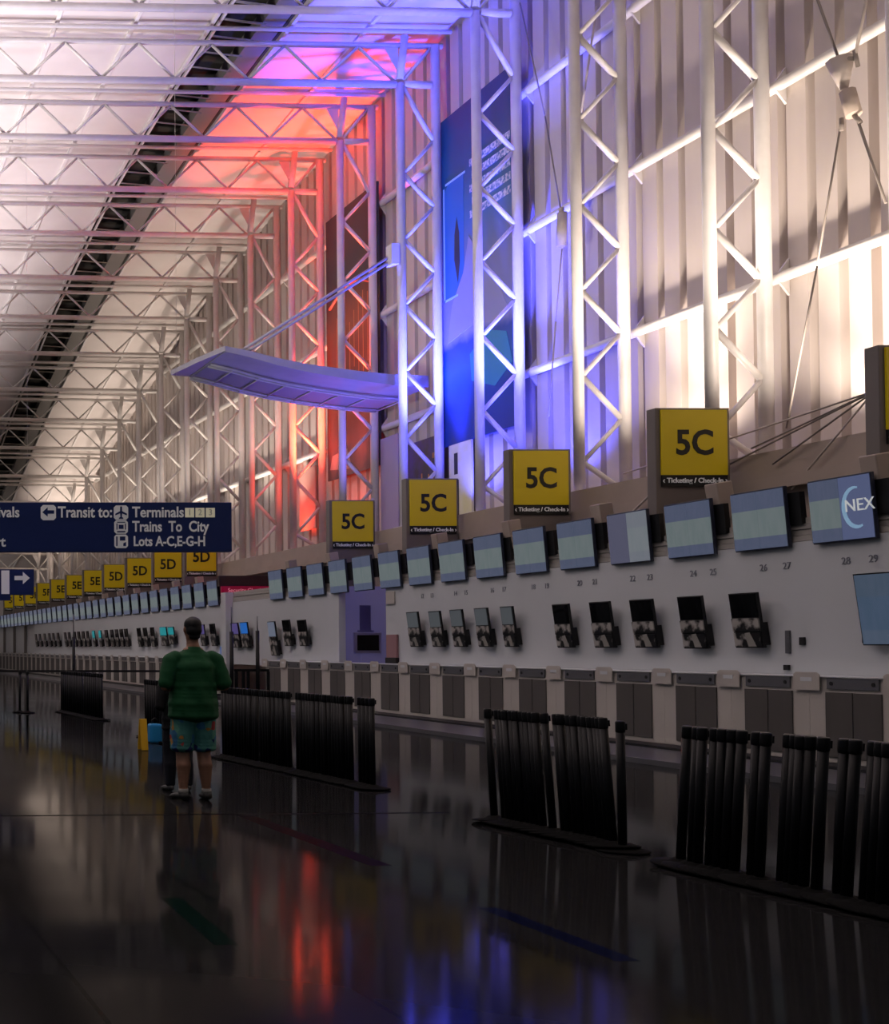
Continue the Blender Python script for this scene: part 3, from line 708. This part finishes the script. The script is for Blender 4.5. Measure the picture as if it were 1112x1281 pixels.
# ------------------------------------------------------------------ queue stanchions
st = empty('queue_stanchion', '', 'stanchion', (0, 0, 0), 'black belt stanchions')
bm = MB(); tube(bm, (0, 0, .03), (0, 0, .88), .029, 14); part('post', bm, POSTM, st)
bm = MB(); lathe(bm, [(.030, .872), (.032, .88), (.032, .945), (.027, .955)], 16); box(bm, (.028, -.015, .89), (.042, .015, .935)); part('belt_head', bm, POSTM, st)
bm = MB(); lathe(bm, [(.17, 0), (.175, .006), (.165, .014), (.07, .026), (.045, .045)], 22); part('base', bm, BASEM, st)
stn = 0
def ground(px, py): Yq = F*EYE/(py-HY); return Vector((xAt(px, Yq), Yq, 0))
def group(segs, p, q, lean, where, jit=.010):
    """segs: list of (x0,x1,n) picture spans of posts at the base line running p..q"""
    global stn
    P0, Q0 = ground(*p), ground(*q)
    d = (Q0-P0); L = d.length; d.normalize(); nrm = Vector((-d.y, d.x, 0))
    spots = []
    for a, b2, n in segs:
        for i in range(n):
            px = a + (b2-a)*(i+.5)/n
            u = (px-VX)/F                                    # X/Y on the base line
            tt = (u*P0.y - P0.x)/(d.x - u*d.y)
            spots.append(P0 + d*tt)
    for i, s in enumerate(spots):
        o = st if stn == 0 else copy_tree(st); stn += 1
        j = random.uniform(-jit, jit)
        o.location = s + nrm*j + Vector((0, 0, .005 + .17*math.sin(abs(math.radians(lean)))))
        le = math.radians(lean + random.uniform(-.35, .35))
        o.rotation_euler = (-le, math.radians(random.uniform(-.5, .5)), 0)   # lean along the row (towards +Y for positive)
        o['label'] = 'black stanchion, %s from the left in %s' % (nth(i+1), where) if len(spots) > 2 else 'black stanchion standing alone at the far left, %s of the pair' % ('left one' if i == 0 else 'right one')
        o['group'] = 'black stanchions in ' + where
    return stn
group([(843, 852, 1), (859, 873, 2), (878, 918, 4), (932, 950, 2), (966, 1003, 4), (1012, 1018, 1), (1035, 1058, 2), (1068, 1150, 7)], (828, 1080), (1112, 1146), -4.6, 'the row at the right foreground')
group([(612, 619, 1), (626, 680, 9), (686, 694, 1), (702, 712, 2), (717, 728, 2), (731, 742, 2), (746, 768, 4)], (600, 1026), (792, 1068), 6, 'the middle row')
group([(776, 777, 1)], (600, 1026), (792, 1068), 0, 'the middle row, single upright one')
group([(277, 292, 4), (294, 322, 8), (324, 363, 10), (370, 398, 7), (400, 440, 9), (447, 468, 4)], (262, 944), (478, 990), 1.2, 'the row beside the man in green')
group([(76, 128, 22)], (70, 889), (134, 903), 1.2, 'the dense row at the left')
group([(23, 25, 1), (33, 36, 1)], (20, 891), (38, 892), 0, 'the far left pair')
group([(181, 214, 11)], (180, 921), (262, 944), 2.0, 'the row behind the man in green')
# the lone upright one gets its own wording
for o in list(C.objects):
    if o.get('label', '').startswith('black stanchion standing alone') and 'single upright' in o.get('group', ''):
        o['label'] = 'lone upright black stanchion at the right end of the middle row'; o['group'] = 'black stanchions in the middle row'
# stretched belt and tall queue gate
bm = MB(); box(bm, (4.2, 29.0, .90), (8.5, 29.012, .955)); o = part('queue_belt', bm, BLACK); tag(o, 'black queue belt stretched across behind the man in green', 'belt')
tp = empty('tall_post', 'tall thin black post rising behind the dense left row of stanchions', 'post', (xAt(92, 28.9), 28.9, 0))
bm = MB(); tube(bm, (0, 0, .012), (0, 0, 1.75), .035, 10); part('post', bm, POSTM, tp)
bm = MB(); tube(bm, (0, 0, 1.751), (0, 0, 2.3), .012, 8); part('stem', bm, TRAY, tp)
bm = MB(); lathe(bm, [(.18, .001), (.18, .01), (.05, .02)], 20); part('base', bm, BASEM, tp)
qg = empty('queue_gate', 'black railing with two tall posts in front of the passage', 'gate', (0, 25, 0))
for px, h0, h1 in ((289.5, 1.83, 2.35), (322, 1.85, 2.15)):
    xx = xAt(px, 25)
    bm = MB(); tube(bm, (xx, 0, 0.002), (xx, 0, h0), .04, 10); pp = part('gate_post', bm, POSTM, qg)
    bm = MB(); tube(bm, (xx, 0, h0+.001), (xx, 0, h1), .012, 8); part('stem', bm, TRAY, pp)
bm = MB(); box(bm, (xAt(292.5, 25), -.02, 1.0), (xAt(319.3, 25), .02, 1.05)); box(bm, (xAt(324.8, 25), -.02, 1.0), (xAt(336, 25), .02, 1.05)); part('top_rail', bm, POSTM, qg)
for px in (295, 304, 310, 335):
    xx = xAt(px, 25); bm = MB(); box(bm, (xx-.03, -.018, .002), (xx+.03, .018, 1.0)); part('upright', bm, POSTM, qg)
# bag and folding floor sign beside the men
ys_ = empty('floor_sign', 'yellow folding floor sign left of the man in green', 'floor sign')
g = ground(178, 938)
for s in (-1, 1):
    bm = MB(); box(bm, (-.05, -.012, 0), (.05, .012, .46), Matrix.Translation((0, s*.10, .004)) @ Matrix.Rotation(s*.19, 4, 'X')); part('board', bm, mat('yellow_plastic', (.62, .36, .01), .4, emit=(.6, .35, 0), es=0), ys_, .004)
ys_.location = g
bgm = mat('bright_blue_cloth', (.01, .22, .50), .6)
g = ground(193, 929)
bg = empty('blue_bag', 'bright blue bag on the floor by the black stanchions', 'bag', g)
bm = MB(); box(bm, (-.095, -.10, .002), (.095, .10, .30)); part('body', bm, bgm, bg, .03)
bm = MB(); path(bm, [(-.05, 0, .29), (-.045, 0, .36), (0, 0, .39), (.045, 0, .36), (.05, 0, .29)], .008, 6); part('handle', bm, BLACK, bg)

# ------------------------------------------------------------------ people
def blob(chains, voxel, name, m, smooth=2, deform=None):
    bm = MB()
    for ch in chains:
        for i, (p, r) in enumerate(ch):
            rr = r if isinstance(r, tuple) else (r, r, r)
            M = Matrix.Translation(p) @ Matrix.Diagonal((*rr, 1))
            bmesh.ops.create_icosphere(bm, subdivisions=3, radius=1, matrix=M)
        for (p, r), (q, s) in zip(ch, ch[1:]):
            rr = r if isinstance(r, tuple) else (r, r, r); ss = s if isinstance(s, tuple) else (s, s, s)
            p = Vector(p); q = Vector(q); n = 20
            N = max(2, int((q-p).length/.03))
            for k in range(1, N):
                t = k/N
                bmesh.ops.create_icosphere(bm, subdivisions=2, radius=1, matrix=Matrix.Translation(p.lerp(q, t)) @ Matrix.Diagonal(tuple(a+(b-a)*t for a, b in zip(rr, ss)) + (1,)))
    me = bpy.data.meshes.new(name); bm.to_mesh(me); bm.free()
    o = bpy.data.objects.new(name, me); C.objects.link(o)
    r = o.modifiers.new('r', 'REMESH'); r.mode = 'VOXEL'; r.voxel_size = voxel
    s = o.modifiers.new('s', 'SMOOTH'); s.iterations = smooth; s.factor = .5
    bpy.context.view_layer.update()
    me2 = bpy.data.meshes.new_from_object(o.evaluated_get(bpy.context.evaluated_depsgraph_get()))
    bpy.data.objects.remove(o)
    for p in me2.polygons: p.use_smooth = True
    if deform:
        for v in me2.vertices: v.co = deform(v.co.copy())
    me2.materials.clear(); me2.materials.append(m); me2.name = name
    return me2
def person(name_label, sc_, loc, rz, skin, hairm, shirtm, shortm, wide, short_legs, shoem, girth=1.0, sleeve_long=False):
    o = empty('person', name_label, 'person', loc, rz=rz)
    o.scale = (sc_, sc_, sc_)
    W = wide
    ch = []
    ch.append([((0, 0, .93), (.165*W, .125*W, .12)), ((0, .005, 1.12), (.155*W, .125*W, .12)), ((0, 0, 1.30), (.165*W, .115*W, .12)), ((0, -.01, 1.42), (.13*W, .085, .06)), ((0, -.005, 1.50), .066), ((0, .01, 1.57), .058)])
    ch.append([((0, .01, 1.60), (.062, .07, .05)), ((0, .022, 1.66), (.074, .09, .07)), ((0, .012, 1.71), (.078, .095, .085))])
    ch.append([((0, .085, 1.60), (.035, .028, .022)), ((0, .075, 1.625), (.045, .03, .03))])            # chin and jaw
    ch.append([((0, .105, 1.69), .010), ((0, .122, 1.662), .015)])                                          # nose
    ch.append([((0, .103, 1.632), (.024, .010, .006))])                                                       # mouth
    for s in (-1, 1):
        ch.append([((s*.080, .005, 1.675), (.012, .018, .032))])                                            # ears
        sh, el, wr = Vector((s*.185*W, -.01, 1.375)), Vector((s*.245*W, -.05, 1.12)), Vector((s*.13, .17, 1.09))
        ch.append([(sh, .068), (sh.lerp(el, .5), .056), (el, .046), (el.lerp(wr, .4), .043), (wr, .028)])
        fd = (Vector((s*.04, .28, 1.13)) - wr).normalized(); up = Vector((0, 0, 1)); sd = fd.cross(up).normalized()
        pm = wr + fd*.05
        ch.append([(wr, .026), (wr+fd*.04, (.024, .03, .034)), (wr+fd*.075, (.022, .026, .036))])
        for k, ln in enumerate((.062, .072, .068, .052)):                                                   # four fingers, curled
            b0 = wr + fd*.085 + up*(.028-.019*k)
            k1 = b0 + fd*ln*.5; k2 = k1 + (fd*.55 - sd*s*-.6).normalized()*ln*.42; k3 = k2 + (fd*-.1 - sd*s*-.9).normalized()*ln*.3
            ch.append([(b0-fd*.02, .010), (k1, .0088), (k2, .008), (k3, .007)])
        t0 = wr + fd*.03 + up*.028; ch.append([(t0, .012), (t0+up*.035+fd*.022, .010), (t0+up*.045+fd*.055, .008)])   # thumb from the palm side
        hp, kn, an = Vector((s*.095, 0, .88)), Vector((s*.105, .015, .48)), Vector((s*.115, -.03, .085))
        ch.append([(hp, .105*girth), (hp.lerp(kn, .5), .085*girth), (kn, .062*girth), (kn.lerp(an, .35)+Vector((0, -.02, 0)), .064*girth), (an, .040)])
        ch.append([(an+Vector((0, -.015, -.04)), .035), (an+Vector((s*.02, .10, -.045)), (.036, .04, .022)), (an+Vector((s*.03, .16, -.052)), (.036, .03, .016))])
    body = ob('body', blob(ch, .0075, 'body', skin), o)
    # hair: cap over the back and top of the head
    hc = [[((0, -.005, 1.725), (.083, .098, .082)), ((0, -.035, 1.67), (.078, .068, .07))], [((0, -.05, 1.61), (.058, .03, .035))]]
    hair = blob(hc, .008, 'hair', hairm, 1)
    ob('hair', hair, o)
    for s in (-1, 1):
        bm = MB(); bmesh.ops.create_uvsphere(bm, u_segments=10, v_segments=8, radius=.011, matrix=Matrix.Translation((s*.031, .100, 1.69))); part('eye', bm, mat('eye_white', (.5, .5, .5), .3), o)
    # shirt
    def fold(c):
        a = math.sin(c.z*19 + c.x*14 + math.sin(c.x*11)*1.5)*.0022 + math.sin(c.x*31 + c.z*13)*.002
        n = Vector((c.x, c.y, 0)); n = n.normalized() if n.length > 1e-5 else n
        return c + n*a
    cs = [[((0, 0, .83), (.207*W, .157*W, .075)), ((0, 0, .95), (.203*W, .157*W, .10)), ((0, .005, 1.12), (.188*W, .150*W, .12)), ((0, 0, 1.30), (.190*W, .135*W, .12)), ((0, -.01, 1.40), (.160*W, .10, .075)), ((0, -.008, 1.46), (.11, .08, .05)), ((0, -.005, 1.50), (.074, .074, .02))]]
    for s in (-1, 1):
        sh, el, wr = Vector((s*.185*W, -.01, 1.368)), Vector((s*.245*W, -.05, 1.12)), Vector((s*.13, .17, 1.09))
        e2 = sh.lerp(el, .86)
        c = [(Vector((s*.150*W, -.01, 1.395)), .076), (sh+Vector((0,0,-.002)), .083), (sh.lerp(el, .5), .080), (e2, .076)]
        if sleeve_long: c = [(sh, .085), (el, .065), (el.lerp(wr, .8), .045)]
        cs.append(c)
    ob('shirt', blob(cs, .010, 'shirt', shirtm, 3, fold), o)
    # shorts or trousers
    cl = [[((0, 0, .90), (.178*W, .138*W, .08)), ((0, 0, .84), (.175*W, .135*W, .05))]]
    for s in (-1, 1):
        hp, kn, an = Vector((s*.098, 0, .86)), Vector((s*.108, .012, .48)), Vector((s*.115, -.03, .10))
        if short_legs: cl.append([(hp, .118*girth), (hp.lerp(kn, .55), .110*girth), (hp.lerp(kn, .92), (.108*girth, .112*girth, .05))])
        else: cl.append([(hp, .118*girth), (hp.lerp(kn, .5), .105*girth), (kn, .090), (kn.lerp(an, .35)+Vector((0, -.012, 0)), .088), (an, (.068, .075, .05))])
    ob('shorts' if short_legs else 'trousers', blob(cl, .009, 'shorts', shortm, 2, fold), o)
    for s in (-1, 1):
        an = Vector((s*.115, -.03, .085))
        me = blob([[(an+Vector((0, -.03, -.04)), (.045, .05, .04)), (an+Vector((s*.022, .09, -.05)), (.048, .06, .034)), (an+Vector((s*.03, .165, -.058)), (.044, .045, .026))]], .007, 'shoe', shoem, 1)
        so = ob('shoe', me, o)
        if short_legs:
            bm = MB(); tube(bm, an+Vector((0, -.004, -.02)), an+Vector((0, -.004, .03)), .050, 14, .047); part('sock', bm, mat('pale_sock', (.30, .28, .25), .7), o)
    return o
skin = noisy('skin', (.30, .15, .09), (.27, .13, .08), 6, .5)
hairm = mat('black_hair', (.006, .005, .005), .6)
green = noisy('green_cotton', (.003, .080, .022), (.002, .066, .018), 8, .8)
# patterned shorts
shm = mat('patterned_shorts', (.05, .2, .18), .8); nt = shm.node_tree; b = nt.nodes['Principled BSDF']
tc = nt.nodes.new('ShaderNodeTexCoord'); vo = nt.nodes.new('ShaderNodeTexVoronoi'); vo.inputs['Scale'].default_value = 17; nt.links.new(tc.outputs['Object'], vo.inputs['Vector'])
sp = nt.nodes.new('ShaderNodeSeparateColor'); nt.links.new(vo.outputs['Color'], sp.inputs[0])
r = nt.nodes.new('ShaderNodeValToRGB'); e = r.color_ramp; e.interpolation = 'CONSTANT'
e.elements[0].color = (.06, .22, .19, 1); e.elements[1].position = .5; e.elements[1].color = (.04, .16, .30, 1)
for p, c in ((.66, (.01, .02, .10)), (.78, (.10, .30, .22)), (.90, (.40, .05, .05)), (.94, (.45, .22, .05))): x = e.elements.new(p); x.color = (*c, 1)
nt.links.new(sp.outputs[0], r.inputs['Fac']); nt.links.new(r.outputs['Color'], b.inputs['Base Color'])
person('person in green shirt and patterned shorts, standing with back turned', 1.0, (3.80, 11.85, 0), .05, skin, hairm, green, shm, 1.22, True, noisy('dark_sneaker', (.010, .009, .008), (.018, .016, .014), 20, .6), 1.10)
navy = mat('dark_navy_cloth', (.006, .007, .014), .8)
person('person in dark clothes mostly hidden behind the one in green', .79, (3.885, 12.62, 0), .0, skin, hairm, mat('black_jacket', (.006, .006, .007), .8), navy, 1.06, False, noisy('black_white_sneaker', (.012, .012, .012), (.10, .10, .09), 14, .6), .95, True)

# ------------------------------------------------------------------ lights
def spot(loc, aim, col, w, ang=140, blend=.6, rad=.12):  # ledge uplights, and the unseen fills added for roof, banner and far end
    l = bpy.data.lights.new('uplight_or_fill', 'SPOT'); l.energy = w; l.color = col; l.spot_size = math.radians(ang); l.spot_blend = blend; l.shadow_soft_size = rad
    o = bpy.data.objects.new('uplight_or_fill', l); C.objects.link(o); o.location = loc
    o.rotation_euler = (Vector(aim)-Vector(loc)).to_track_quat('-Z', 'Y').to_euler()
    return o
WARM = (1, .84, .70); BLU = (.06, .07, 1); REDL = (1, .065, .03)
for k, Y in zip(range(-4, 18), COLS):
    if zb(Y) < 6: continue
    yy = Y - 1.6
    if k in (0, 1):
        spot((14.95, Y-1.0, LZ+.2), (14.6, Y+.15, 16), BLU, 11000, 36, .8)     # narrow beam up to the roof
        spot((15.1, yy, LZ+.3), (14.7, yy, 14), BLU, 430, 130, 1)              # wide wash on steel and wall
    elif k in (2, 3):
        spot((14.95, Y+(1.2 if k == 2 else -.8), LZ+.2), (14.5, Y+.1, 16), REDL, 8000, 34, .9)
        spot((15.1, Y+(1.7 if k == 2 else 1.5), LZ+.3), (14.6, Y+1.4, 14), REDL, 90 if k == 2 else 220, 130, 1)
    elif k < 0:
        spot((14.6, yy, LZ+.2), (14.9, yy, 14), WARM, 1000, 75, 1)
        spot((14.9, yy, LZ+.3), (15.1, yy, 14), WARM, 250, 140, 1)
    else:
        spot((14.6, yy, LZ+.2), (14.9, yy, 14), WARM, 700, 62, 1)
spot((14.9, 30.7, LZ+.2), (13.0, 30.9, 8), (.22, .16, .95), 420, 110, 1)
spot((-6, 20, 5), (15.5, 29, 11), (1, .93, .88), 2600, 42, 1, .5)  # unseen fill added across the hall to brighten the banner wall
for y in (66, 74): spot((4, y, 2.5), (6, y+6, 9), (1, .90, .86), 420, 120, .8, .5)  # two added fill spots without fixtures, brightening the far end
for y in (4, 11, 18, 25, 32, 39, 46, 53, 60):  # row of unseen fills added mid-hall to lighten the roof
    spot((-1.5, y, 4), (-1.0, y+1.5, 15.5), (1, .90, .90), 3000 if y < 20 else 3300 if y < 50 else 2600, 96, .5, .8)
wd = bpy.data.worlds.new('hall_air'); sc.world = wd; wd.use_nodes = True
wd.node_tree.nodes['Background'].inputs['Color'].default_value = (.85, .88, 1, 1); wd.node_tree.nodes['Background'].inputs['Strength'].default_value = .05

# ------------------------------------------------------------------ camera
cam = bpy.data.cameras.new('camera'); co = bpy.data.objects.new('camera', cam); C.objects.link(co)
PITCH = .0203
co.location = (0, 0, EYE); co.rotation_euler = (PI/2 + PITCH, 0, 0)
cam.sensor_fit = 'HORIZONTAL'; cam.sensor_width = 36; cam.lens = F*36/1112
cam.shift_x = (556 - VX)/1112; cam.shift_y = (HY - F*math.tan(PITCH) - 640.5)/1112
cam.clip_end = 500
sc.camera = co
sc.view_settings.view_transform = 'Standard'; sc.view_settings.look = 'None'; sc.view_settings.gamma = 1; sc.view_settings.use_curve_mapping = False
sc.view_settings.exposure = 1.0
sc.cycles.max_bounces = 6; sc.cycles.use_denoising = True; sc.cycles.sample_clamp_indirect = 6
